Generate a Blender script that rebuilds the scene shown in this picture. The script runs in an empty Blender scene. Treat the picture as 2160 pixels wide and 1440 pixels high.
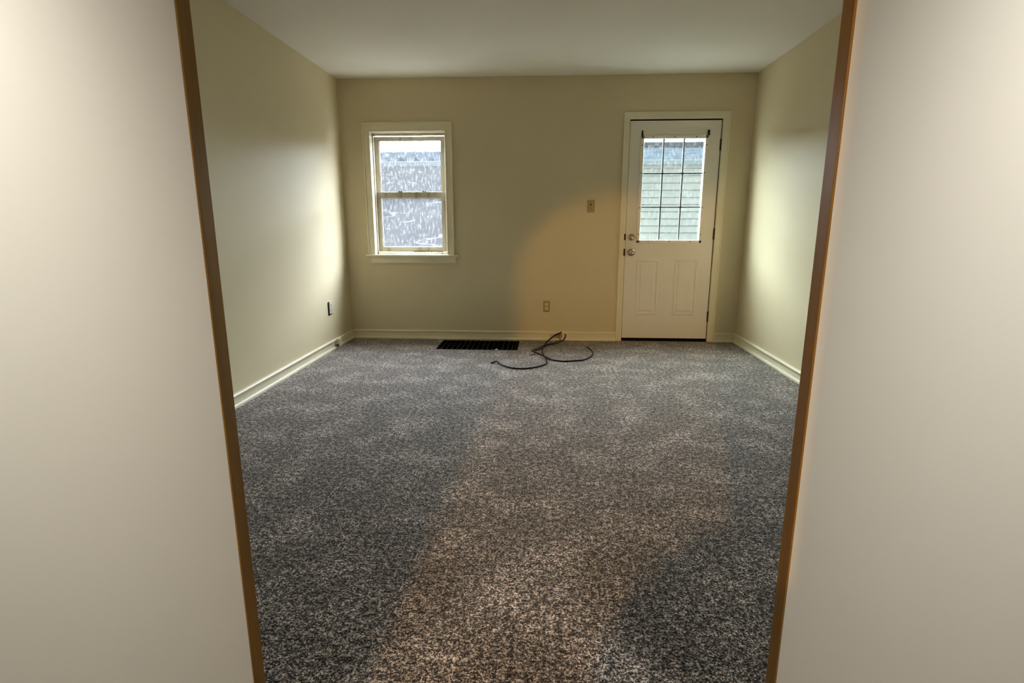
import bpy, bmesh, math, random
from mathutils import Vector, Matrix
random.seed(7)
sc = bpy.context.scene
C = sc.collection

# ---------------------------------------------------------------- camera
FPX, PIT, YAW, CAMH = 1157.39, 0.21214, 0.0585, 1.1422
cd = bpy.data.cameras.new('camera')
cam = bpy.data.objects.new('camera', cd)
C.objects.link(cam)
cd.sensor_fit = 'HORIZONTAL'
cd.sensor_width = 36.0
cd.lens = FPX / 2160 * 36.0
cd.clip_start = 0.02
fw = Vector((-math.sin(YAW) * math.cos(PIT), math.cos(YAW) * math.cos(PIT), -math.sin(PIT)))
rt = Vector((math.cos(YAW), math.sin(YAW), 0))
up = rt.cross(fw)
cam.matrix_world = Matrix(((rt.x, up.x, -fw.x, 0), (rt.y, up.y, -fw.y, 0), (rt.z, up.z, -fw.z, CAMH), (0, 0, 0, 1)))
sc.camera = cam

# ---------------------------------------------------------------- view and render options
sc.view_settings.view_transform = 'Standard'
sc.view_settings.look = 'None'
sc.view_settings.gamma = 1
sc.view_settings.use_curve_mapping = False
sc.view_settings.exposure = 0.22
sc.cycles.use_denoising = True
sc.cycles.max_bounces = 14
sc.cycles.diffuse_bounces = 8
sc.cycles.transparent_max_bounces = 12
sc.cycles.sample_clamp_indirect = 20
sc.cycles.caustics_reflective = False
sc.cycles.caustics_refractive = False

# ---------------------------------------------------------------- sky: overcast with a broad bright area beyond the far house
W = bpy.data.worlds.new('overcast_sky')
sc.world = W
W.use_nodes = True
nt = W.node_tree
nt.nodes.clear()
L = nt.links
out = nt.nodes.new('ShaderNodeOutputWorld')
bg = nt.nodes.new('ShaderNodeBackground')
tc = nt.nodes.new('ShaderNodeTexCoord')
nrm = nt.nodes.new('ShaderNodeVectorMath'); nrm.operation = 'NORMALIZE'
L.new(tc.outputs['Generated'], nrm.inputs[0])
sep = nt.nodes.new('ShaderNodeSeparateXYZ')
L.new(nrm.outputs[0], sep.inputs[0])
def wm(op, a, b=None, clamp=False):
    n = nt.nodes.new('ShaderNodeMath'); n.operation = op; n.use_clamp = clamp
    for i, v in enumerate((a, b)):
        if v is None: continue
        if isinstance(v, (int, float)): n.inputs[i].default_value = v
        else: L.new(v, n.inputs[i])
    return n.outputs[0]
def lobe(dx, dy, dz, p):
    d = nt.nodes.new('ShaderNodeVectorMath'); d.operation = 'DOT_PRODUCT'
    L.new(nrm.outputs[0], d.inputs[0])
    d.inputs[1].default_value = Vector((dx, dy, dz)).normalized()
    return wm('POWER', wm('MAXIMUM', d.outputs['Value'], 0.0), p)
SKY_BASE, SKY_GLOW, SKY_SIDE = 0.75, 26.0, 40.0
base = wm('MULTIPLY', wm('ADD', wm('MULTIPLY', wm('MAXIMUM', sep.outputs[2], 0.0), 2.0), 1.0), SKY_BASE)
glow = wm('MULTIPLY', lobe(0.0, 1.0, 0.75, 3.0), SKY_GLOW)
glow = wm('ADD', glow, wm('MULTIPLY', wm('ADD', lobe(1.0, 0.85, 0.80, 4.0), lobe(-1.0, 0.85, 0.80, 4.0)), SKY_SIDE))
L.new(wm('ADD', base, glow), bg.inputs['Strength'])
bg.inputs['Color'].default_value = (0.94, 0.97, 1.0, 1)
L.new(bg.outputs[0], out.inputs[0])

# ---------------------------------------------------------------- room numbers
D = 5.397          # far wall, its face towards the room
XL, XR = -1.952, 1.880
H = 2.4547
PY0, PY1 = 0.995, 1.03   # partition with the doorway the camera looks through
JL, JR = -0.628, 0.487   # its jambs

def area(name, loc, rot, sx, sy, power, col, portal=False):
    l = bpy.data.lights.new(name, 'AREA'); l.shape = 'RECTANGLE'
    l.size = sx; l.size_y = sy; l.energy = power; l.color = col
    if portal: l.cycles.is_portal = True
    o = bpy.data.objects.new(name, l); C.objects.link(o)
    o.location = loc; o.rotation_euler = rot
    return o
# sampling portals for the sky at the window and at the glazed door
area('window_portal', (-1.306, D + 0.19, 1.41), (-math.pi / 2, 0, 0), 0.78, 1.22, 1, (1, 1, 1), True)
area('door_portal', (1.18, D + 0.19, 1.44), (-math.pi / 2, 0, 0), 0.66, 1.02, 1, (1, 1, 1), True)

def spot(name, loc, target, power, col, size, blend, radius, scale=(1, 1, 1)):
    l = bpy.data.lights.new(name, 'SPOT')
    l.energy = power; l.color = col; l.spot_size = size; l.spot_blend = blend; l.shadow_soft_size = radius
    o = bpy.data.objects.new(name, l); C.objects.link(o)
    o.location = loc
    o.rotation_euler = (Vector(target) - Vector(loc)).to_track_quat('-Z', 'Y').to_euler()
    o.scale = scale
    return o
# warm lamp in the hall behind the camera; its beam crosses the carpet and climbs the far wall
spot('warm_hall_lamp', (-0.61, -3.0, 2.20), (0.30, 2.2, 0.45), 360, (1.0, 0.50, 0.11), math.radians(75), 0.3, 0.055)
# unseen spots added to brighten the two halves of the partition
spot('added_fill_left', (-1.30, 0.10, 2.38), (-1.22, 0.98, 1.22), 150, (1.0, 0.97, 0.88), math.radians(66), 0.9, 0.22, (0.82, 1, 1))
spot('added_fill_right', (1.16, 0.10, 2.38), (1.08, 0.98, 1.22), 150, (1.0, 0.97, 0.90), math.radians(66), 0.9, 0.22, (0.82, 1, 1))

# ---------------------------------------------------------------- materials
def mat(name, col, rough=0.6, metal=0.0, spec=0.3):
    m = bpy.data.materials.new(name); m.use_nodes = True
    b = m.node_tree.nodes['Principled BSDF']
    b.inputs['Base Color'].default_value = (*col, 1)
    b.inputs['Roughness'].default_value = rough
    b.inputs['Metallic'].default_value = metal
    b.inputs['Specular IOR Level'].default_value = spec
    return m
def N(m, t, **kw):
    n = m.node_tree.nodes.new(t)
    for k, v in kw.items(): setattr(n, k, v)
    return n
def noisy(name, c1, c2, scale, rough=0.6, bump=0.0, bscale=200, spec=0.3, detail=4, vscale=(1, 1, 1), lo=0.35, hi=0.65, metal=0.0):
    m = mat(name, c1, rough, metal, spec); t = m.node_tree; b = t.nodes['Principled BSDF']
    co = N(m, 'ShaderNodeTexCoord'); mp = N(m, 'ShaderNodeMapping'); mp.inputs['Scale'].default_value = vscale
    t.links.new(co.outputs['Object'], mp.inputs[0])
    no = N(m, 'ShaderNodeTexNoise'); no.inputs['Scale'].default_value = scale; no.inputs['Detail'].default_value = detail
    t.links.new(mp.outputs[0], no.inputs['Vector'])
    r = N(m, 'ShaderNodeValToRGB'); r.color_ramp.elements[0].position = lo; r.color_ramp.elements[1].position = hi
    r.color_ramp.elements[0].color = (*c1, 1); r.color_ramp.elements[1].color = (*c2, 1)
    t.links.new(no.outputs[0], r.inputs[0]); t.links.new(r.outputs[0], b.inputs['Base Color'])
    if bump:
        n2 = N(m, 'ShaderNodeTexNoise'); n2.inputs['Scale'].default_value = bscale
        t.links.new(co.outputs['Object'], n2.inputs['Vector'])
        bu = N(m, 'ShaderNodeBump'); bu.inputs['Strength'].default_value = bump; bu.inputs['Distance'].default_value = 0.002
        t.links.new(n2.outputs[0], bu.inputs['Height']); t.links.new(bu.outputs[0], b.inputs['Normal'])
    return m
M = {}
M['wall'] = noisy('cream_wall_paint', (0.65, 0.565, 0.375), (0.675, 0.59, 0.395), 1.6, 0.55, 0.10, 90, 0.25)
M['ceiling'] = noisy('white_ceiling_paint', (0.78, 0.745, 0.67), (0.81, 0.775, 0.70), 1.2, 0.8, 0.08, 70, 0.1)
M['trim'] = noisy('cream_trim_paint', (0.76, 0.70, 0.52), (0.80, 0.74, 0.56), 5, 0.38, 0.06, 60, 0.4)
M['sash'] = noisy('worn_sash_paint', (0.44, 0.40, 0.31), (0.25, 0.20, 0.14), 9, 0.45, 0.1, 60, 0.4, vscale=(3, 3, 0.6), lo=0.52, hi=0.78)
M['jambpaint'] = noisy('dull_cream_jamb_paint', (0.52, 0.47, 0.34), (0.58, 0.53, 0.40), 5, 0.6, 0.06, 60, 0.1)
M['edge'] = mat('painted_edge_glint', (0.10, 0.11, 0.10), 0.4, 0.3)  # lighter tone painted on the louvre tops as their glint
M['door'] = noisy('white_door_paint', (0.80, 0.76, 0.68), (0.83, 0.79, 0.71), 3, 0.42, 0.03, 60, 0.4)
M['liteframe'] = mat('white_plastic_frame', (0.84, 0.81, 0.72), 0.35)
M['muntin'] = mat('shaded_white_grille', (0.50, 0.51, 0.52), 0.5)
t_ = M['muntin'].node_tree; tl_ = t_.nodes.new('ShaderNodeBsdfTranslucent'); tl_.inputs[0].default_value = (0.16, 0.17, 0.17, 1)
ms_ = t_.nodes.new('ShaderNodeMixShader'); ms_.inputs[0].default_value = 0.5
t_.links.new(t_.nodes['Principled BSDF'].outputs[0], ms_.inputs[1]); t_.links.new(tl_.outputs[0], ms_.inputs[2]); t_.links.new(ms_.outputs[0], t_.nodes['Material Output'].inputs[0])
M['slate'] = mat('slate_grille_channel', (0.06, 0.07, 0.075), 0.6, 0, 0.1)
M['plate'] = mat('almond_plate', (0.40, 0.30, 0.14), 0.4)
M['socket'] = mat('ivory_socket', (0.74, 0.68, 0.50), 0.35)
M['whiteplate'] = mat('white_plate', (0.62, 0.58, 0.50), 0.4)
M['dark'] = mat('dark_gap', (0.008, 0.006, 0.004), 0.9, 0, 0.05)
M['bronze'] = mat('dark_bronze', (0.045, 0.025, 0.014), 0.45, 0.6)
M['black'] = mat('black_rubber', (0.004, 0.003, 0.003), 0.5, 0, 0.15)
M['nickel'] = mat('worn_nickel', (0.50, 0.45, 0.36), 0.26, 1.0)
M['blackmetal'] = mat('black_grille_metal', (0.003, 0.003, 0.003), 0.8, 0.0, 0.05)
M['duct'] = mat('dark_duct', (0.004, 0.004, 0.004), 0.9, 0, 0.05)
M['wood'] = noisy('honey_wood', (0.26, 0.125, 0.018), (0.33, 0.165, 0.028), 6, 0.4, 0.05, 80, 0.4, vscale=(6, 6, 0.5))
M['hallwall'] = noisy('pale_hall_paint', (0.78, 0.75, 0.68), (0.80, 0.77, 0.70), 1.2, 0.7, 0.05, 80, 0.2)
M['paper'] = mat('white_paper', (0.8, 0.8, 0.78), 0.7)
M['redwire'] = mat('dull_red_wire', (0.16, 0.03, 0.02), 0.5)
M['greywall'] = noisy('grey_painted_boards', (0.042, 0.048, 0.064), (0.058, 0.065, 0.082), 2.5, 0.7)
M['siding'] = noisy('white_vinyl_siding', (0.125, 0.140, 0.137), (0.155, 0.170, 0.165), 1.2, 0.9, spec=0.0)
M['gutter'] = mat('pale_gutter', (0.085, 0.105, 0.125), 0.8, 0, 0.0)
M['roof'] = noisy('weathered_metal_roof', (0.012, 0.016, 0.021), (0.022, 0.029, 0.035), 5, 0.95, spec=0.0)
M['roofdark'] = noisy('slate_blue_roof', (0.02, 0.024, 0.03), (0.03, 0.035, 0.04), 4, 0.95, spec=0.0)
M['ground'] = noisy('concrete_ground', (0.24, 0.24, 0.23), (0.34, 0.34, 0.32), 2, 0.9)

# carpet: speckled cut pile
m = mat('grey_speckled_carpet', (0.2, 0.2, 0.2), 0.95, 0, 0.05); M['carpet'] = m
t = m.node_tree; b = t.nodes['Principled BSDF']
co = N(m, 'ShaderNodeTexCoord')
no = N(m, 'ShaderNodeTexNoise'); no.inputs['Scale'].default_value = 125; no.inputs['Detail'].default_value = 2.0; no.inputs['Roughness'].default_value = 1.0; no.normalize = True
t.links.new(co.outputs['Object'], no.inputs['Vector'])
r = N(m, 'ShaderNodeValToRGB'); e = r.color_ramp.elements
e[0].position = 0.40; e[0].color = (0.012, 0.010, 0.009, 1)
e[1].position = 0.64; e[1].color = (0.76, 0.67, 0.60, 1)
x = e.new(0.51); x.color = (0.112, 0.093, 0.080, 1)
nb2 = N(m, 'ShaderNodeTexNoise'); nb2.inputs['Scale'].default_value = 46; nb2.inputs['Detail'].default_value = 1.0
t.links.new(co.outputs['Object'], nb2.inputs['Vector'])
mm = N(m, 'ShaderNodeMath', operation='MULTIPLY_ADD'); mm.inputs[1].default_value = 0.30
t.links.new(nb2.outputs[0], mm.inputs[0])
m3 = N(m, 'ShaderNodeMath', operation='ADD'); m3.inputs[1].default_value = -0.15
t.links.new(no.outputs[0], m3.inputs[0]); t.links.new(m3.outputs[0], mm.inputs[2])
t.links.new(mm.outputs[0], r.inputs[0])
n3 = N(m, 'ShaderNodeTexNoise'); b.inputs['Sheen Weight'].default_value = 0.22; b.inputs['Sheen Roughness'].default_value = 0.45; n3.inputs['Scale'].default_value = 4.5; n3.inputs['Detail'].default_value = 5; n3.inputs['Roughness'].default_value = 0.62
t.links.new(co.outputs['Object'], n3.inputs['Vector'])
r3 = N(m, 'ShaderNodeValToRGB'); r3.color_ramp.elements[0].position = 0.46; r3.color_ramp.elements[1].position = 0.70
r3.color_ramp.elements[0].color = (0.90, 0.90, 0.90, 1); r3.color_ramp.elements[1].color = (1.75, 1.75, 1.78, 1)
t.links.new(n3.outputs[0], r3.inputs[0])
mx = N(m, 'ShaderNodeMix', data_type='RGBA', blend_type='MULTIPLY'); mx.inputs['Factor'].default_value = 1.0
t.links.new(r.outputs[0], mx.inputs['A']); t.links.new(r3.outputs[0], mx.inputs['B'])
t.links.new(mx.outputs['Result'], b.inputs['Base Color'])
vo = N(m, 'ShaderNodeTexVoronoi'); vo.inputs['Scale'].default_value = 170
t.links.new(co.outputs['Object'], vo.inputs['Vector'])
bu = N(m, 'ShaderNodeBump'); bu.inputs['Strength'].default_value = 0.8; bu.inputs['Distance'].default_value = 0.004; bu.invert = True
t.links.new(vo.outputs['Distance'], bu.inputs['Height']); t.links.new(bu.outputs[0], b.inputs['Normal'])

def dirty_glass(name, amount, tint, streak):
    m = bpy.data.materials.new(name); m.use_nodes = True; t = m.node_tree; t.nodes.clear()
    o = N(m, 'ShaderNodeOutputMaterial')
    tr = N(m, 'ShaderNodeBsdfTransparent'); tr.inputs[0].default_value = (*tint, 1)
    tl = N(m, 'ShaderNodeBsdfTranslucent'); tl.inputs[0].default_value = (0.92, 0.94, 0.96, 1)
    gl = N(m, 'ShaderNodeBsdfGlossy'); gl.inputs['Roughness'].default_value = 0.03
    co = N(m, 'ShaderNodeTexCoord')
    mp = N(m, 'ShaderNodeMapping'); mp.inputs['Scale'].default_value = (1, 1, 0.35)
    t.links.new(co.outputs['Object'], mp.inputs[0])
    a = N(m, 'ShaderNodeTexNoise'); a.inputs['Scale'].default_value = 55; a.inputs['Detail'].default_value = 6; a.inputs['Roughness'].default_value = 0.75
    t.links.new(mp.outputs[0], a.inputs['Vector'])
    ra = N(m, 'ShaderNodeMapRange'); ra.inputs['From Min'].default_value = 0.50; ra.inputs['From Max'].default_value = 0.80
    ra.inputs['To Min'].default_value = amount * 0.35; ra.inputs['To Max'].default_value = amount * 2.2
    t.links.new(a.outputs[0], ra.inputs[0])
    # curved wipe smears
    mp2 = N(m, 'ShaderNodeMapping'); mp2.inputs['Rotation'].default_value = (0, 0.25, 0); mp2.inputs['Scale'].default_value = (1.4, 1, 7)
    t.links.new(co.outputs['Object'], mp2.inputs[0])
    s = N(m, 'ShaderNodeTexNoise'); s.inputs['Scale'].default_value = 2.6; s.inputs['Detail'].default_value = 4; s.inputs['Distortion'].default_value = 0.9
    t.links.new(mp2.outputs[0], s.inputs['Vector'])
    rs = N(m, 'ShaderNodeMapRange'); rs.inputs['From Min'].default_value = 0.64; rs.inputs['From Max'].default_value = 0.74
    rs.inputs['To Min'].default_value = 0.0; rs.inputs['To Max'].default_value = streak
    t.links.new(s.outputs[0], rs.inputs[0])
    ad = N(m, 'ShaderNodeMath', operation='ADD', use_clamp=True)
    t.links.new(ra.outputs[0], ad.inputs[0]); t.links.new(rs.outputs[0], ad.inputs[1])
    mi = N(m, 'ShaderNodeMixShader')
    t.links.new(ad.outputs[0], mi.inputs[0]); t.links.new(tr.outputs[0], mi.inputs[1]); t.links.new(tl.outputs[0], mi.inputs[2])
    m2 = N(m, 'ShaderNodeMixShader'); m2.inputs[0].default_value = 0.03
    t.links.new(mi.outputs[0], m2.inputs[1]); t.links.new(gl.outputs[0], m2.inputs[2])
    t.links.new(m2.outputs[0], o.inputs[0])
    return m
M['winglass'] = dirty_glass('dirty_window_glass', 0.026, (0.86, 0.90, 0.95), 0.05)
M['doorglass'] = dirty_glass('dusty_door_glass', 0.014, (0.88, 0.95, 0.95), 0.012)

# ---------------------------------------------------------------- mesh helpers
def box(bm, x0, x1, y0, y1, z0, z1, bev=0.0, seg=2):
    vs = [bm.verts.new((x, y, z)) for x in (x0, x1) for y in (y0, y1) for z in (z0, z1)]
    f = [(0, 1, 3, 2), (4, 6, 7, 5), (0, 4, 5, 1), (2, 3, 7, 6), (0, 2, 6, 4), (1, 5, 7, 3)]
    fs = [bm.faces.new([vs[i] for i in q]) for q in f]
    if bev:
        es = list({e for q in fs for e in q.edges})
        bmesh.ops.bevel(bm, geom=es, offset=bev, segments=seg, profile=0.5, affect='EDGES')
def BX(*boxes):
    bm = bmesh.new()
    for q in boxes: box(bm, *q)
    return bm
def link(name, bm, m, parent=None, smooth=False, loc=None):
    bmesh.ops.recalc_face_normals(bm, faces=bm.faces[:])
    me = bpy.data.meshes.new(name); bm.to_mesh(me); bm.free()
    if smooth:
        for p in me.polygons: p.use_smooth = True
    o = bpy.data.objects.new(name, me); C.objects.link(o)
    me.materials.append(M[m] if isinstance(m, str) else m)
    if parent: o.parent = parent; o.matrix_parent_inverse = Matrix.Translation(-parent.location)
    if loc: o.location = loc
    return o
def tag(o, label=None, cat=None, group=None, kind=None):
    if label: o['label'] = label
    if cat: o['category'] = cat
    if group: o['group'] = group
    if kind: o['kind'] = kind
    return o
def empty(name, loc, **kw):
    o = bpy.data.objects.new(name, None); C.objects.link(o); o.location = loc; o.empty_display_size = 0.1
    return tag(o, **kw)
def slab_with_holes(us, vs, solid, w0, w1, axes):
    """closed slab of cells us x vs; solid(i, j); axes maps (u, v, w) to xyz"""
    bm = bmesh.new(); cache = {}
    def V(u, v, w):
        k = axes(u, v, w)
        if k not in cache: cache[k] = bm.verts.new(k)
        return cache[k]
    nu, nv = len(us) - 1, len(vs) - 1
    S = lambda i, j: 0 <= i < nu and 0 <= j < nv and solid(i, j)
    for i in range(nu):
        for j in range(nv):
            if not S(i, j): continue
            a, b2, c, d = us[i], us[i + 1], vs[j], vs[j + 1]
            for w in (w0, w1): bm.faces.new([V(a, c, w), V(b2, c, w), V(b2, d, w), V(a, d, w)])
            if not S(i - 1, j): bm.faces.new([V(a, c, w0), V(a, d, w0), V(a, d, w1), V(a, c, w1)])
            if not S(i + 1, j): bm.faces.new([V(b2, c, w0), V(b2, d, w0), V(b2, d, w1), V(b2, c, w1)])
            if not S(i, j - 1): bm.faces.new([V(a, c, w0), V(b2, c, w0), V(b2, c, w1), V(a, c, w1)])
            if not S(i, j + 1): bm.faces.new([V(a, d, w0), V(b2, d, w0), V(b2, d, w1), V(a, d, w1)])
    return bm
def extrude_profile(bm, prof, p0, p1, nrm_dir, m0=0.0, m1=0.0):
    """prof: (out, z) points; run from p0 to p1 (xy); nrm_dir points into the room; m0/m1 mitre factors"""
    p0 = Vector(p0); p1 = Vector(p1); n = Vector(nrm_dir); d = (p1 - p0).normalized()
    ra = [bm.verts.new((*(p0 + n * o + d * (o * m0)), z)) for o, z in prof]
    rb = [bm.verts.new((*(p1 + n * o - d * (o * m1)), z)) for o, z in prof]
    k = len(prof)
    for i in range(k):
        j = (i + 1) % k
        bm.faces.new([ra[i], ra[j], rb[j], rb[i]])
    bm.faces.new(ra); bm.faces.new(rb[::-1])
def lathe(bm, prof, cx, cz, y0, seg=32):
    """prof: (r, out) revolved about the y axis, out goes towards -y"""
    rings = []
    for r_, o_ in prof:
        if r_ < 1e-6: rings.append([bm.verts.new((cx, y0 - o_, cz))])
        else: rings.append([bm.verts.new((cx + r_ * math.cos(2 * math.pi * i / seg), y0 - o_, cz + r_ * math.sin(2 * math.pi * i / seg))) for i in range(seg)])
    for a, b2 in zip(rings, rings[1:]):
        for i in range(seg):
            j = (i + 1) % seg
            if len(a) == 1: bm.faces.new([a[0], b2[i], b2[j]])
            elif len(b2) == 1: bm.faces.new([a[i], a[j], b2[0]])
            else: bm.faces.new([a[i], a[j], b2[j], b2[i]])

# ---------------------------------------------------------------- room shell
VX0, VX1, VY0, VY1 = -1.000, -0.236, 4.915, 5.325      # grille opening in the carpet
bm = slab_with_holes([-2.6, VX0, VX1, 2.6], [-3.7, VY0, VY1, D + 0.1], lambda i, j: not (i == 1 and j == 1),
                     -0.06, 0.0, lambda u, v, w: (u, v, w))
tag(link('floor', bm, 'carpet'), 'speckled grey cut pile carpet across the whole room', 'floor', kind='structure')
tag(link('ceiling', BX((-2.6, 2.6, -3.7, D + 0.16, H, H + 0.12)), 'ceiling'), 'plain white painted ceiling', 'ceiling', kind='structure')
tag(link('wall_left', BX((XL - 0.12, XL, PY1, D + 0.16, -0.06, H)), 'wall'), 'cream painted wall on the left, brightly lit by the window', 'wall', kind='structure')
tag(link('wall_right', BX((XR, XR + 0.12, PY1, D + 0.16, -0.06, H)), 'wall'), 'cream painted wall right of the glazed door', 'wall', kind='structure')

WX0, WX1, WZ0, WZ1 = -1.665, -0.946, 0.836, 1.987       # window opening
DX0, DX1, DZ1 = 0.766, 1.607, 2.074                     # door opening
us = [XL, WX0, WX1, DX0, DX1, XR]
vs = [-0.06, 0.0, WZ0, WZ1, DZ1, H]
def solid(i, j):
    if i == 1 and j == 2: return False
    if i == 3 and 1 <= j <= 3: return False
    return True
bm = slab_with_holes(us, vs, solid, D, D + 0.16, lambda u, v, w: (u, w, v))
tag(link('wall_back', bm, 'wall'), 'cream far wall holding the window and the glazed door', 'wall', kind='structure')

# partition with the doorway
us = [-2.6, JL - 0.004, JR + 0.004, 2.6]; vs = [-0.06, 0.0, 2.06, H]
bm = slab_with_holes(us, vs, lambda i, j: not (i == 1 and j == 1), PY0, PY1, lambda u, v, w: (u, w, v))
tag(link('wall_front', bm, 'hallwall'), 'pale near wall either side of the doorway the view passes through', 'wall', kind='structure')
tag(link('trim_1', BX((JL - 0.004, JL, PY0 + 0.0, PY1 + 0.004, 0.0, 2.06, 0.001)), 'wood'), 'honey brown wooden doorway jamb at the left edge', 'door jamb', kind='structure')
tag(link('trim_2', BX((JR, JR + 0.004, PY0 + 0.0, PY1 + 0.004, 0.0, 2.06, 0.001)), 'wood'), 'honey brown wooden doorway jamb at the right edge', 'door jamb', kind='structure')
# hall round the camera, and an unseen archway added behind it that shapes the lamp's beam
tag(link('wall_hall_left', BX((-2.6, -2.5, -3.7, PY0, -0.06, H)), 'hallwall'), 'pale hall wall left of the camera', 'wall', kind='structure')
tag(link('wall_hall_right', BX((2.5, 2.6, -3.7, PY0, -0.06, H)), 'hallwall'), 'pale hall wall right of the camera', 'wall', kind='structure')
tag(link('wall_hall_rear', BX((-2.5, 2.5, -3.7, -3.6, -0.06, H)), 'hallwall'), 'pale end wall far behind the camera', 'wall', kind='structure')
ax0, ax1, az1, ar = -0.502, 0.13, 1.955, 0.30
outline = [(ax0, 0.0), (ax0, az1 - ar * 0.8)]
outline += [(ax0 + ar - ar * math.cos(a), az1 - ar * 0.8 + ar * 0.8 * math.sin(a)) for a in [math.pi / 2 * k / 12 for k in range(1, 13)]]
outline += [(ax1, az1)]
outline += [(ax1, 0.0)]
bm = bmesh.new()
for k in range(len(outline) - 1):
    (xa, za), (xb, zb) = outline[k], outline[k + 1]
    if abs(xb - xa) < 1e-6: continue
    vs = [bm.verts.new((x, y, z)) for y in (-0.40, -0.30) for x, z in ((xa, za), (xb, zb), (xb, H), (xa, H))]
    for q in ((0, 1, 2, 3), (4, 7, 6, 5), (0, 4, 5, 1), (1, 5, 6, 2), (2, 6, 7, 3), (3, 7, 4, 0)): bm.faces.new([vs[t_] for t_ in q])
box(bm, -2.5, ax0, -0.40, -0.30, -0.06, H)
box(bm, ax1, 2.5, -0.40, -0.30, -0.06, H)
# unseen stub added in the archway to shade the near carpet at right
shade_stub = [(-0.15, -0.02), (-0.15, 0.74), (-0.13, 0.82), (-0.08, 0.90), (0.0, 0.965), (0.08, 1.0), (ax1, 1.01), (ax1, -0.02)]
f0 = [bm.verts.new((x, -0.40, z)) for x, z in shade_stub]; f1 = [bm.verts.new((x, -0.30, z)) for x, z in shade_stub]
bm.faces.new(f0); bm.faces.new(f1[::-1])
for k in range(len(shade_stub)): bm.faces.new([f0[k], f0[(k + 1) % len(shade_stub)], f1[(k + 1) % len(shade_stub)], f1[k]])
tag(link('added_beam_archway', bm, 'hallwall'), 'unseen pale wall added just behind the camera, its arched opening shaping the lamp beam', 'wall', kind='structure')

# baseboards: board, rounded cap, shoe moulding
BP = [(0, 0), (0.028, 0.0), (0.028, 0.009), (0.025, 0.016), (0.019, 0.020), (0.012, 0.021), (0.012, 0.068), (0.019, 0.070), (0.022, 0.075), (0.021, 0.081), (0.016, 0.085), (0, 0.087)]
def baseboard(name, runs, label):
    bm = bmesh.new()
    for q in runs: extrude_profile(bm, BP, *q)
    return tag(link(name, bm, 'trim'), label, 'baseboard', kind='structure')
baseboard('baseboard_left', [((XL, PY1), (XL, D), (1, 0), 0, 1)], 'cream baseboard along the left wall')
baseboard('baseboard_right', [((XR, PY1), (XR, D), (-1, 0), 0, 1)], 'cream baseboard along the right wall')
baseboard('baseboard_back', [((XL, D), (0.713, D), (0, -1), 1, 0)], 'cream baseboard under the window, running to the door')
baseboard('baseboard_back.001', [((1.668, D), (XR, D), (0, -1), 0, 1)], 'short cream baseboard between the door and the right corner')

# ---------------------------------------------------------------- window
win = empty('window_1', (-1.306, D, WZ0), label='double hung window with dirty panes and cream casing', cat='window', kind='structure')
def casing_leg(bm, x0, x1, z0, z1, inner):
    box(bm, x0, x1, D - 0.014, D, z0, z1, 0.003)
    a, b2 = (x1 - 0.014, x1) if inner == 'r' else (x0, x0 + 0.014)
    box(bm, a, b2, D - 0.019, D - 0.010, z0, z1, 0.003)
    a, b2 = (x0, x0 + 0.012) if inner == 'r' else (x1 - 0.012, x1)
    box(bm, a, b2, D - 0.022, D - 0.010, z0, z1, 0.003)
bm = bmesh.new()
casing_leg(bm, -1.731, WX0 + 0.003, WZ0, WZ1, 'r')
casing_leg(bm, WX1 - 0.003, -0.879, WZ0, WZ1, 'l')
box(bm, -1.736, -0.879, D - 0.014, D, WZ1 - 0.003, 2.066, 0.003)
box(bm, -1.736, -0.879, D - 0.022, D - 0.010, 2.054, 2.066, 0.003)
box(bm, -1.68, -0.932, D - 0.019, D - 0.010, WZ1 - 0.003, WZ1 + 0.011, 0.003)
link('casing', bm, 'trim', win)
bm = BX((WX0 - 0.012, WX0 + 0.006, D - 0.002, D + 0.16, WZ0, WZ1), (WX1 - 0.006, WX1 + 0.012, D - 0.002, D + 0.16, WZ0, WZ1),
        (WX0, WX1, D - 0.002, D + 0.16, WZ1 - 0.008, WZ1 + 0.012),
        (WX0 + 0.006, WX0 + 0.018, D + 0.045, D + 0.062, WZ0, WZ1, 0.002), (WX1 - 0.018, WX1 - 0.006, D + 0.045, D + 0.062, WZ0, WZ1, 0.002),
        (WX0, WX1, D + 0.045, D + 0.062, WZ1 - 0.032, WZ1 - 0.006, 0.002))
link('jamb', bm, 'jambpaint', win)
link('window_sill', BX((-1.752, -0.846, D - 0.045, D + 0.05, WZ0 - 0.016, WZ0 + 0.005, 0.006, 3)), 'trim', win)
bm = BX((-1.712, -0.866, D - 0.014, D, 0.757, WZ0 - 0.016, 0.003), (-1.712, -0.866, D - 0.022, D - 0.01, 0.757, 0.769, 0.003), (-1.712, -0.866, D - 0.02, D - 0.01, 0.806, 0.820, 0.003))
link('apron', bm, 'trim', win)
link('sub_sill', BX((WX0, WX1, D + 0.045, D + 0.16, WZ0 - 0.01, WZ0 + 0.028, 0.003)), 'trim', win)
def sash(name, x0, x1, z0, z1, gx0, gx1, gz0, gz1, y, th):
    bm = BX((x0, gx0, y, y + th, z0, z1, 0.003), (gx1, x1, y, y + th, z0, z1, 0.003), (gx0 - 0.002, gx1 + 0.002, y, y + th, gz1, z1, 0.003), (gx0 - 0.002, gx1 + 0.002, y, y + th, z0, gz0, 0.003),
            (gx0 - 0.001, gx0 + 0.006, y + 0.006, y + th - 0.004, gz0, gz1), (gx1 - 0.006, gx1 + 0.001, y + 0.006, y + th - 0.004, gz0, gz1),
            (gx0, gx1, y + 0.006, y + th - 0.004, gz0 - 0.001, gz0 + 0.006), (gx0, gx1, y + 0.006, y + th - 0.004, gz1 - 0.006, gz1 + 0.001))
    s = link(name, bm, 'sash', win)
    g = link('pane', BX((gx0, gx1, y + th * 0.55, y + th * 0.55 + 0.003, gz0, gz1)), 'winglass', s)
    g.parent = win; return s, g
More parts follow.
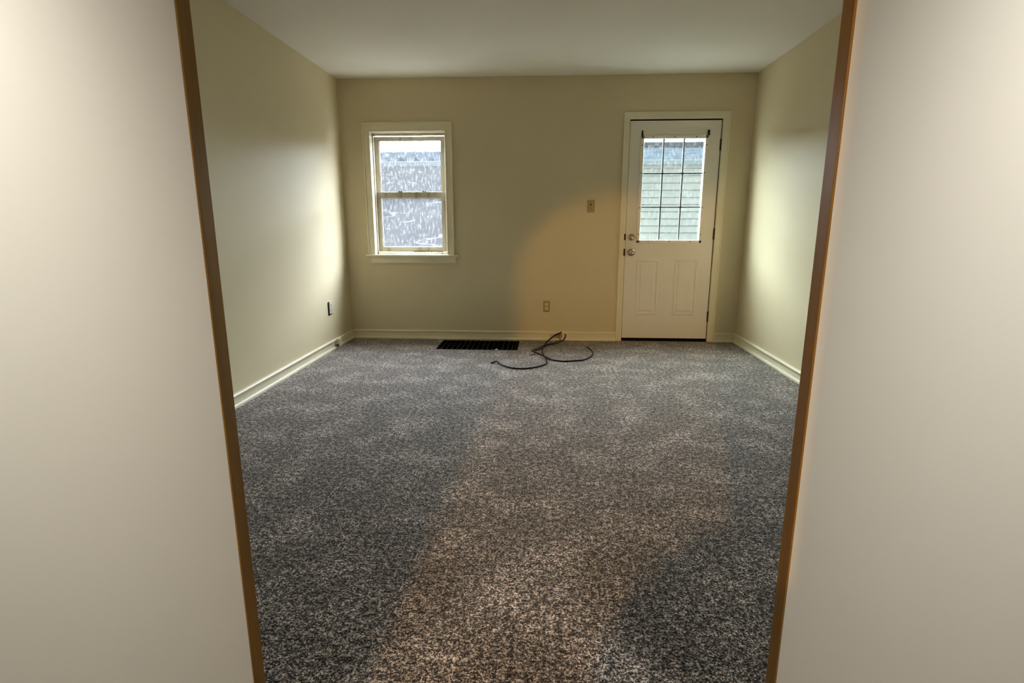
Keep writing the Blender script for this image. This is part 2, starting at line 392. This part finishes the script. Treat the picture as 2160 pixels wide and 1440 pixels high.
def child(o, par):
    """parent o (built in world space) to par, which sits under a root at root.location"""
    o.parent = par; o.matrix_parent_inverse = Matrix.Identity(4)
    o.location = (0, 0, 0)
up_s, g1 = sash('upper_sash', WX0 + 0.006, WX1 - 0.006, 1.405, 1.958, -1.617, -1.008, 1.436, 1.925, D + 0.112, 0.032)
child(g1, up_s)
lo_s, g2 = sash('lower_sash', WX0 + 0.006, WX1 - 0.006, 0.866, 1.440, -1.610, -1.004, 0.908, 1.385, D + 0.070, 0.034)
child(g2, lo_s)
for x in (-1.412, -1.176):
    bm = BX((x - 0.022, x + 0.022, D + 0.075, D + 0.10, 1.438, 1.446, 0.002), (x - 0.02, x - 0.006, D + 0.078, D + 0.096, 1.444, 1.456, 0.003), (x + 0.004, x + 0.018, D + 0.074, D + 0.090, 1.444, 1.452, 0.003))
    link('sash_lock', bm, 'bronze', win)
# nail left in the bottom of the frame, and the torn weather strip
bm = bmesh.new(); pts = [(-1.30 + 0.009 * i, D + 0.064 - 0.003 * math.sin(i), 0.8655 + 0.004 * math.sin(i * 1.7) * (1 if 12 < i < 26 else 0.3)) for i in range(34)]
for a, b2 in zip(pts, pts[1:]):
    box(bm, a[0], b2[0] + 0.001, a[1] - 0.004, a[1] + 0.006, a[2] - 0.0022 - 0.002 * random.random(), a[2] + 0.002)
link('weather_strip', bm, 'dark', win)
bm = bmesh.new(); lathe(bm, [(0, 0.016), (0.005, 0.015), (0.005, 0.011), (0.002, 0.010), (0.002, 0)], -1.008, 0.852, D + 0.046, 10)
link('screw', bm, 'bronze', win)

# ---------------------------------------------------------------- door
DOOR = empty('door_1', (1.186, D, 0), label='white glazed entrance door with nine panes', cat='door', kind='structure')
SX0, SX1, SZ0, SZ1 = 0.7746, 1.5965, 0.030, 2.060
YS = D + 0.006
LX0, LX1, LZ0, LZ1 = 0.905, 1.460, 0.985, 1.903
bm = slab_with_holes([SX0, LX0, LX1, SX1], [SZ0, LZ0, LZ1, SZ1], lambda i, j: not (i == 1 and j == 1), YS, YS + 0.044, lambda u, v, w: (u, w, v))
link('door_slab', bm, 'door', DOOR)
def ringpanel(x0, x1, z0, z1):
    steps = [(0, 0.0), (0.006, 0.006), (0.014, 0.007), (0.020, 0.001), (0.036, 0.0005), (0.046, 0.0055), (0.060, 0.0055)]
    bm = bmesh.new(); prev = None
    for i, o in steps:
        ring = [bm.verts.new(v) for v in ((x0 + i, YS - o, z0 + i), (x1 - i, YS - o, z0 + i), (x1 - i, YS - o, z1 - i), (x0 + i, YS - o, z1 - i))]
        if prev:
            for k in range(4): bm.faces.new([prev[k], prev[(k + 1) % 4], ring[(k + 1) % 4], ring[k]])
        prev = ring
    bm.faces.new(prev)
    return bm
link('door_panel', ringpanel(0.890, 1.104, 0.262, 0.803), 'door', DOOR)
link('door_panel', ringpanel(1.250, 1.470, 0.262, 0.803), 'door', DOOR)
# glazing frame with screws
fx0, fx1, fz0, fz1 = 0.876, 1.487, 0.957, 1.932
bm = BX((fx0, LX0, YS - 0.012, YS + 0.01, fz0, fz1, 0.004), (LX1, fx1, YS - 0.012, YS + 0.01, fz0, fz1, 0.004),
        (fx0, fx1, YS - 0.012, YS + 0.01, LZ1, fz1, 0.004), (fx0, fx1, YS - 0.012, YS + 0.01, fz0, LZ0, 0.004))
frame = link('glazing_frame', bm, 'liteframe', DOOR)
gl = link('pane', BX((LX0, LX1, YS + 0.030, YS + 0.033, LZ0, LZ1)), 'doorglass', DOOR); child(gl, frame)
bm = bmesh.new()
mw = 0.0075
for k in (1, 2):
    x = LX0 + (LX1 - LX0) * k / 3; box(bm, x - mw, x + mw, YS + 0.014, YS + 0.026, LZ0, LZ1, 0.003)
    z = LZ0 + (LZ1 - LZ0) * k / 3; box(bm, LX0, LX1, YS + 0.014, YS + 0.026, z - mw, z + mw, 0.003)
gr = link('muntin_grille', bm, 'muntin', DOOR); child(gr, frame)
bm = bmesh.new(); mw = 0.0034
for k in (1, 2):
    x = LX0 + (LX1 - LX0) * k / 3; box(bm, x - mw, x + mw, YS + 0.010, YS + 0.0145, LZ0, LZ1)
    z = LZ0 + (LZ1 - LZ0) * k / 3; box(bm, LX0, LX1, YS + 0.010, YS + 0.0145, z - mw, z + mw)
gc = link('grille_channel', bm, 'slate', DOOR); child(gc, frame)
scr = []
xm = (fx0 + LX0) / 2; xn = (fx1 + LX1) / 2; zt = (fz1 + LZ1) / 2; zb = (fz0 + LZ0) / 2
for f in (0.18, 0.5, 0.82):
    scr += [(fx0 + (fx1 - fx0) * f, zt), (fx0 + (fx1 - fx0) * f, zb)]
for z in (1.845, 1.60, 1.285, 1.04): scr += [(xm, z), (xn, z)]
proto = None
for x, z in scr:
    if proto is None:
        bm = bmesh.new(); lathe(bm, [(0, 0.0022), (0.0042, 0.0018), (0.0052, 0.0), (0.005, -0.003), (0, -0.003)], 0, 0, 0, 12)
        proto = link('screw', bm, 'bronze', None); o = proto
    else:
        o = proto.copy(); C.objects.link(o)
    o.parent = frame; o.location = (x, YS - 0.012, z)
# casing, jamb, threshold
bm = BX((0.713, DX0 + 0.003, D - 0.015, D, 0.0, DZ1, 0.003), (DX1 - 0.003, 1.667, D - 0.015, D, 0.0, DZ1, 0.003), (0.713, 1.667, D - 0.015, D, DZ1 - 0.003, 2.134, 0.003),
        (1.655, 1.667, D - 0.019, D - 0.01, 0.0, 2.13, 0.002), (0.713, 0.725, D - 0.019, D - 0.01, 0.0, 2.13, 0.002))
link('casing', bm, 'trim', DOOR)
bm = BX((DX0 - 0.02, DX0 + 0.0015, D, D + 0.16, 0, DZ1), (DX1 - 0.0035, DX1 + 0.02, D, D + 0.16, 0, DZ1), (DX0 - 0.02, DX1 + 0.02, D, D + 0.16, DZ1 - 0.001, DZ1 + 0.02))
link('jamb', bm, 'trim', DOOR)
bm = BX((DX0, SX0 + 0.001, YS + 0.006, YS + 0.10, 0, DZ1), (SX1 - 0.001, DX1 - 0.003, YS + 0.006, YS + 0.10, 0, DZ1), (DX0, DX1, YS + 0.006, YS + 0.10, SZ1 - 0.001, DZ1))
link('gap_shade', bm, 'dark', DOOR)  # dark strips stand in for the shade in the gaps round the slab
link('threshold', BX((DX0, DX1 - 0.003, D - 0.004, D + 0.16, 0.0, 0.012, 0.002), (SX0, SX1, YS + 0.002, YS + 0.04, 0.012, SZ0 + 0.002)), 'dark', DOOR)
for z in (1.846, 1.043, 0.250):
    bm = BX((SX1 - 0.004, SX1 + 0.013, YS - 0.004, YS + 0.006, z - 0.050, z + 0.050, 0.002))
    b3 = bmesh.new()
    lathe(b3, [(0, -0.052), (0.0075, -0.052), (0.0075, 0.052), (0, 0.052)], 0, 0, 0, 14)
    for v in b3.verts: v.co = Vector((v.co.x + SX1 + 0.004, v.co.z + YS - 0.006, v.co.y + z))
    me = bpy.data.meshes.new('tmp'); b3.to_mesh(me); b3.free(); bm.from_mesh(me); bpy.data.meshes.remove(me)
    link('hinge', bm, 'bronze', DOOR)
for z, h in ((1.014, 0.030), (0.870, 0.034)):
    link('strike_plate', BX((DX0 - 0.010, DX0 + 0.007, D - 0.0165, D - 0.006, z - h, z + h, 0.002)), 'bronze', DOOR)
# knob and deadbolt
bm = bmesh.new(); lathe(bm, [(0, 0), (0.034, 0), (0.035, 0.003), (0.033, 0.008), (0.022, 0.012), (0.013, 0.016), (0.012, 0.030), (0.016, 0.036), (0.025, 0.042), (0.0285, 0.050), (0.0285, 0.058), (0.024, 0.066), (0.014, 0.069), (0.006, 0.067), (0, 0.066)], 0.832, 0.869, YS, 40)
link('door_knob', bm, 'nickel', DOOR, smooth=True)
bm = bmesh.new(); lathe(bm, [(0, 0), (0.032, 0), (0.033, 0.004), (0.030, 0.010), (0.024, 0.012), (0.022, 0.009), (0.010, 0.009), (0, 0.010)], 0.829, 1.012, YS, 36)
db = link('deadbolt', bm, 'nickel', DOOR, smooth=True)
bm = BX((0.825, 0.833, YS - 0.026, YS - 0.008, 0.996, 1.028, 0.003))
tt = link('thumb_turn', bm, 'nickel', DOOR); child(tt, db)
# two small hooks of a missing curtain rod
for x, w in ((0.886, 0.0065), (1.486, 0.0095)):
    bm = BX((x - w, x + w, YS - 0.006, YS + 0.001, 1.928, 1.975, 0.002), (x - w, x + w, YS - 0.022, YS - 0.004, 1.962, 1.972, 0.002), (x - w, x + w, YS - 0.020, YS - 0.004, 1.930, 1.938, 0.002))
    link('curtain_bracket', bm, 'bronze', DOOR)

# ---------------------------------------------------------------- electrical plates
def rounded_plate(bm, x0, x1, z0, z1, y, t=0.006): box(bm, x0, x1, y - t, y, z0, z1, 0.003, 3)
# switch on the far wall
sw = empty('light_switch', (0.434, D, 1.24), label='almond toggle light switch on the far wall left of the door', cat='light switch')
bm = bmesh.new(); rounded_plate(bm, 0.399, 0.469, 1.243, 1.358, D); link('cover_plate', bm, 'plate', sw)
link('toggle', BX((0.4295, 0.4385, D - 0.016, D - 0.004, 1.288, 1.306, 0.002)), 'socket', sw)
link('toggle_slot', BX((0.4275, 0.4405, D - 0.0068, D - 0.004, 1.286, 1.320, 0.001)), 'dark', sw)
for z in (1.272, 1.331):
    bm = bmesh.new(); lathe(bm, [(0, 0.0012), (0.003, 0.001), (0.0035, -0.001), (0, -0.001)], 0.434, z, D - 0.006, 10); link('screw', bm, 'bronze', sw)
def outlet_on_back(cx, z0, z1, label):
    e = empty('wall_outlet', (cx, D, z0), label=label, cat='electrical outlet')
    bm = bmesh.new(); rounded_plate(bm, cx - 0.034, cx + 0.034, z0, z1, D); link('cover_plate', bm, 'plate', e)
    link('plate_shadow_gap', BX((cx - 0.033, cx + 0.031, D - 0.003, D, z0 - 0.004, z0 + 0.004)), 'dark', e)
    zc = (z0 + z1) / 2
    for s in (-1, 1):
        z = zc + s * 0.0195
        bm = bmesh.new(); lathe(bm, [(0, 0.0022), (0.0135, 0.0022), (0.015, 0.0), (0.015, -0.002), (0, -0.002)], cx, z, D - 0.006, 24)
        r = link('socket', bm, 'socket', e)
        k = link('slots', BX((cx - 0.0075, cx - 0.0045, D - 0.0086, D - 0.006, z - 0.001, z + 0.008), (cx + 0.0045, cx + 0.0075, D - 0.0086, D - 0.006, z - 0.001, z + 0.008), (cx - 0.003, cx + 0.003, D - 0.0086, D - 0.006, z - 0.010, z - 0.005)), 'dark', e)
        child(k, r)
    return e
outlet_on_back(0.027, 0.288, 0.392, 'almond outlet on the far wall, above the coiled black cables')
# outlet on the left wall, standing off its box
e = empty('wall_outlet', (XL, 4.865, 0.32), label='white outlet on the left wall, loose over a dark gap', cat='electrical outlet')
link('box_gap', BX((XL, XL + 0.0015, 4.812, 4.905, 0.322, 0.440)), 'dark', e)
link('cover_plate', BX((XL + 0.001, XL + 0.010, 4.834, 4.905, 0.332, 0.449, 0.003, 3)), 'whiteplate', e)
for z in (0.371, 0.411):
    b3 = bmesh.new(); lathe(b3, [(0, 0.0030), (0.0135, 0.0030), (0.015, 0.0), (0.015, -0.002), (0, -0.002)], 0, 0, 0, 24)
    for v in b3.verts: v.co = Vector((XL + 0.010 - v.co.y, 4.8695 + v.co.x, z + v.co.z))
    r = link('socket', b3, 'socket', e)
    k = link('slots', BX((XL + 0.0105, XL + 0.0138, 4.862, 4.865, z - 0.001, z + 0.008), (XL + 0.0105, XL + 0.0138, 4.874, 4.877, z - 0.001, z + 0.008), (XL + 0.0105, XL + 0.0138, 4.866, 4.873, z - 0.010, z - 0.005)), 'dark', e)
    child(k, r)
# surface jack on the left baseboard
e = empty('phone_jack', (XL + 0.02, 4.93, 0.02), label='small cream jack box fixed to the left baseboard near the corner', cat='phone jack')
link('housing', BX((XL + 0.0125, XL + 0.052, 4.905, 4.962, 0.022, 0.088, 0.004, 2)), 'trim', e)
link('port', BX((XL + 0.022, XL + 0.040, 4.9035, 4.910, 0.022, 0.036)), 'dark', e)
b3 = bmesh.new(); lathe(b3, [(0, 0.0015), (0.004, 0.001), (0.0045, -0.001), (0, -0.001)], 0, 0, 0, 10)
for v in b3.verts: v.co = Vector((XL + 0.052 - v.co.y, 4.937 + v.co.x, 0.066 + v.co.z))
link('screw', b3, 'bronze', e)
# cable plate on the far baseboard
e = empty('cable_plate', (0.152, D - 0.02, 0.022), label='small olive cable plate on the far baseboard behind the cables', cat='cable plate')
link('cover_plate', BX((0.116, 0.187, D - 0.0185, D - 0.0115, 0.0225, 0.066, 0.002)), 'plate', e)
bm = bmesh.new(); lathe(bm, [(0, 0.004), (0.005, 0.004), (0.006, 0.0), (0, 0.0)], 0.152, 0.044, D - 0.0185, 14); link('jack', bm, 'bronze', e)

# ---------------------------------------------------------------- floor grille
e = empty('floor_vent', (-0.62, 5.12, 0), label='long black return air grille set in the carpet under the far wall', cat='floor vent')
fw_ = 0.022
bm = BX((VX0, VX1, VY0, VY0 + fw_, -0.02, -0.002, 0.002), (VX0, VX1, VY1 - fw_, VY1, -0.02, -0.002, 0.002), (VX0, VX0 + fw_, VY0 + fw_, VY1 - fw_, -0.02, -0.002, 0.002), (VX1 - 0.034, VX1, VY0 + fw_, VY1 - fw_, -0.02, -0.002, 0.002))
link('frame', bm, 'blackmetal', e)
bm = bmesh.new(); n = 15
for i in range(n):
    x = VX0 + fw_ + (VX1 - VX0 - fw_ - 0.034) * (i + 0.5) / n
    vs = [bm.verts.new(v) for v in ((x - 0.001, VY0 + fw_, -0.004), (x + 0.001, VY0 + fw_, -0.004), (x + 0.014, VY0 + fw_, -0.022), (x + 0.011, VY0 + fw_, -0.022),
                                    (x - 0.001, VY1 - fw_, -0.004), (x + 0.001, VY1 - fw_, -0.004), (x + 0.014, VY1 - fw_, -0.022), (x + 0.011, VY1 - fw_, -0.022))]
    for q in ((0, 1, 2, 3), (7, 6, 5, 4), (0, 4, 5, 1), (1, 5, 6, 2), (2, 6, 7, 3), (3, 7, 4, 0)): bm.faces.new([vs[k] for k in q])
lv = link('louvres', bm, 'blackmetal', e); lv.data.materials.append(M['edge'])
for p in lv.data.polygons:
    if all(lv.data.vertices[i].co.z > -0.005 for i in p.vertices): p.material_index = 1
bm = BX((VX0, VX1, VY0, VY1, -0.25, -0.24), (VX0 - 0.005, VX0, VY0, VY1, -0.25, -0.004), (VX1, VX1 + 0.005, VY0, VY1, -0.25, -0.004), (VX0, VX1, VY0 - 0.005, VY0, -0.25, -0.004), (VX0, VX1, VY1, VY1 + 0.005, -0.25, -0.004))
link('duct', bm, 'duct', e)
# paper scrap
bm = bmesh.new()
vs = [bm.verts.new((-0.434 + x, 4.926 + y, z)) for x, y, z in ((-0.014, -0.008, 0.001), (0.013, -0.010, 0.004), (0.016, 0.006, 0.002), (0.002, 0.010, 0.006), (-0.012, 0.007, 0.003), (0.0, 0.0, 0.007))]
for a, b2 in ((0, 1), (1, 2), (2, 3), (3, 4), (4, 0)): bm.faces.new([vs[a], vs[b2], vs[5]])
ps = link('paper_scrap', bm, 'paper'); mod = ps.modifiers.new('s', 'SOLIDIFY'); mod.thickness = 0.001
tag(ps, 'tiny white scrap lying at the front edge of the black grille', 'scrap')

# ---------------------------------------------------------------- cables on the carpet
def tube(name, pts, r, m, parent=None):
    """smooth tube through points (Catmull-Rom), as a mesh"""
    P = [Vector(p) for p in pts]; Q = [P[0] * 2 - P[1]] + P + [P[-1] * 2 - P[-2]]
    path = []
    for i in range(1, len(Q) - 2):
        a, b2, c, d = Q[i - 1:i + 3]
        for k in range(8):
            u = k / 8
            path.append(0.5 * ((2 * b2) + (c - a) * u + (2 * a - 5 * b2 + 4 * c - d) * u * u + (3 * b2 - a - 3 * c + d) * u ** 3))
    path.append(P[-1])
    for v in path: v.z = max(v.z, r)
    bm = bmesh.new(); rings = []; seg = 8; nv = Vector((0, 0, 1))
    for i, p in enumerate(path):
        d = (path[min(i + 1, len(path) - 1)] - path[max(i - 1, 0)]).normalized()
        s = d.cross(nv)
        if s.length < 1e-3: s = d.cross(Vector((1, 0, 0)))
        s.normalize(); w = s.cross(d)
        rings.append([bm.verts.new(p + (s * math.cos(2 * math.pi * k / seg) + w * math.sin(2 * math.pi * k / seg)) * r) for k in range(seg)])
    for a, b2 in zip(rings, rings[1:]):
        for k in range(seg): bm.faces.new([a[k], a[(k + 1) % seg], b2[(k + 1) % seg], b2[k]])
    bm.faces.new(rings[0]); bm.faces.new(rings[-1][::-1])
    return link(name, bm, m, parent, smooth=True)
A = [(0.163, 5.251, 0.1), (0.117, 5.23, 0.085), (0.067, 5.167, 0.06), (0.03, 5.108, 0.035), (0.004, 5.044, 0.012), (-0.035, 4.953, 0.005), (-0.086, 4.854, 0.005), (-0.055, 4.781, 0.005), (-0.004, 4.703, 0.005), (0.046, 4.593, 0.005), (0.097, 4.529, 0.005), (0.176, 4.501, 0.005), (0.257, 4.522, 0.005), (0.339, 4.56, 0.005), (0.398, 4.648, 0.005), (0.436, 4.755, 0.005), (0.443, 4.885, 0.005), (0.425, 4.986, 0.008), (0.407, 5.038, 0.012)]
B = [(0.213, 5.3, 0.06), (0.207, 5.269, 0.045), (0.183, 5.252, 0.02), (0.108, 5.133, 0.020), (0.039, 5.038, 0.024), (0.0, 4.946, 0.022), (-0.011, 4.847, 0.020), (-0.004, 4.692, 0.022), (0.021, 4.592, 0.010), (0.031, 4.477, 0.005), (0.017, 4.396, 0.005), (-0.022, 4.333, 0.005), (-0.097, 4.268, 0.005), (-0.172, 4.242, 0.005), (-0.249, 4.259, 0.005), (-0.323, 4.33, 0.005), (-0.363, 4.386, 0.01), (-0.381, 4.409, 0.018), (-0.397, 4.416, 0.018), (-0.417, 4.418, 0.005)]
c = empty('coaxial_cable', A[9][:2] + (0,), label='black cable looping right on the carpet, bright connector at its tip', cat='cable')
tube('jacket', A, 0.0062, 'black', c)
tube('connector', [(0.408, 5.036, 0.012), (0.400, 5.048, 0.014), (0.390, 5.062, 0.016)], 0.0065, 'nickel', c)
tube('connector', [(0.163, 5.251, 0.100), (0.168, 5.252, 0.106), (0.173, 5.253, 0.112)], 0.0068, 'bronze', c)
c = empty('coaxial_cable', B[9][:2] + (0,), label='black cable curving left on the carpet towards the grille', cat='cable')
tube('jacket', B, 0.0062, 'black', c)
tube('connector', [(0.213, 5.300, 0.060), (0.214, 5.303, 0.068), (0.215, 5.306, 0.076)], 0.0068, 'bronze', c)
tube('connector', [(-0.414, 4.418, 0.007), (-0.424, 4.414, 0.006), (-0.434, 4.410, 0.006)], 0.0065, 'bronze', c)
Cc = [(-0.112, 4.706, 0.004), (-0.10, 4.728, 0.004), (-0.088, 4.740, 0.005), (-0.079, 4.738, 0.008), (-0.072, 4.726, 0.006)]
tag(tube('thin_cable', Cc, 0.003, 'black'), 'short thin black wire end beside the crossing of the cables', 'wire')
Dd = [(0.150, 5.330, 0.034), (0.173, 5.29, 0.022), (0.150, 5.26, 0.022), (0.11, 5.225, 0.014), (0.05, 5.16, 0.010), (0.0, 5.08, 0.012), (-0.055, 4.96, 0.012), (-0.105, 4.885, 0.006), (-0.10, 4.845, 0.005)]
tag(tube('thin_cable', Dd, 0.0035, 'black'), 'thin black wire running low from the cable plate into the bundle', 'wire')
Rr = [(0.118, 5.3700, 0.046), (0.104, 5.352, 0.055), (0.082, 5.345, 0.060), (0.068, 5.348, 0.052), (0.075, 5.352, 0.038), (0.100, 5.350, 0.030)]
tag(tube('thin_cable', Rr, 0.0022, 'redwire'), 'tiny dull red wire loop in front of the far baseboard', 'wire')

# ---------------------------------------------------------------- outside
tag(link('ground', BX((-14, 14, D + 0.16, 22, -0.6, -0.45)), 'ground'), 'pale concrete yard outside the window', 'ground', kind='structure')
nb = empty('neighbouring_house', (0, 8.6, -0.45), label='low pale house with gutter and metal roof, seen through the panes', cat='house')
link('wall', BX((-4.6, 0.1, 8.62, 10.5, -0.45, 2.0)), 'greywall', nb)
bm = bmesh.new(); prof = []; z = -0.45; lap = 0.104
k = 0
while z < 2.0:
    prof += [(0.022, z), (0.010, z + lap - 0.014), (-0.012, z + lap - 0.014), (-0.012, z + lap)]; z += lap
prof = prof + [(-0.2, z), (-0.2, -0.45)]
extrude_profile(bm, prof, (0.1, 8.62), (4.2, 8.62), (0, -1))
link('siding', bm, 'siding', nb)
link('gutter', BX((-4.8, 4.4, 8.48, 8.60, 1.975, 2.050, 0.012, 2)), 'gutter', nb)
link('soffit', BX((-4.7, 4.3, 8.58, 8.64, 1.98, 2.02)), 'gutter', nb)
# ribbed roof on the left, plain one with a dark ridge band on the right
def roof(x0, x1, y0, z0, y1, z1, rib, name, mname):
    bm = bmesh.new(); n = max(1, int((x1 - x0) / rib)); nx = Vector((0, -(z1 - z0), (y1 - y0))).normalized()
    top = []; 
    for i in range(n * 4 + 1):
        x = x0 + (x1 - x0) * i / (n * 4); h = (0, 0.0, 0.05, 0.0)[i % 4] if rib < 1 else 0
        a = Vector((x, y0, z0)) + nx * h; b2 = Vector((x + 0.9 * (rib < 1), y1, z1)) + nx * h
        top.append((bm.verts.new(a), bm.verts.new(b2), bm.verts.new(a - nx * (0.06 + h)), bm.verts.new(b2 - nx * (0.06 + h))))
    for p, q in zip(top, top[1:]):
        bm.faces.new([p[0], q[0], q[1], p[1]]); bm.faces.new([p[2], p[3], q[3], q[2]])
        bm.faces.new([p[0], p[2], q[2], q[0]]); bm.faces.new([p[1], q[1], q[3], p[3]])
    for p in (top[0], top[-1]): bm.faces.new([p[0], p[1], p[3], p[2]])
    return link(name, bm, mname, nb)
roof(-4.8, 0.0, 8.54, 2.06, 10.6, 2.40, 0.22, 'roof', 'roof')
roof(0.0, 4.4, 8.54, 2.06, 10.6, 2.49, 5, 'roof', 'roof')
link('ridge_cap', BX((0.0, 4.4, 10.5, 10.7, 2.475, 2.569, 0.02)), 'roofdark', nb)
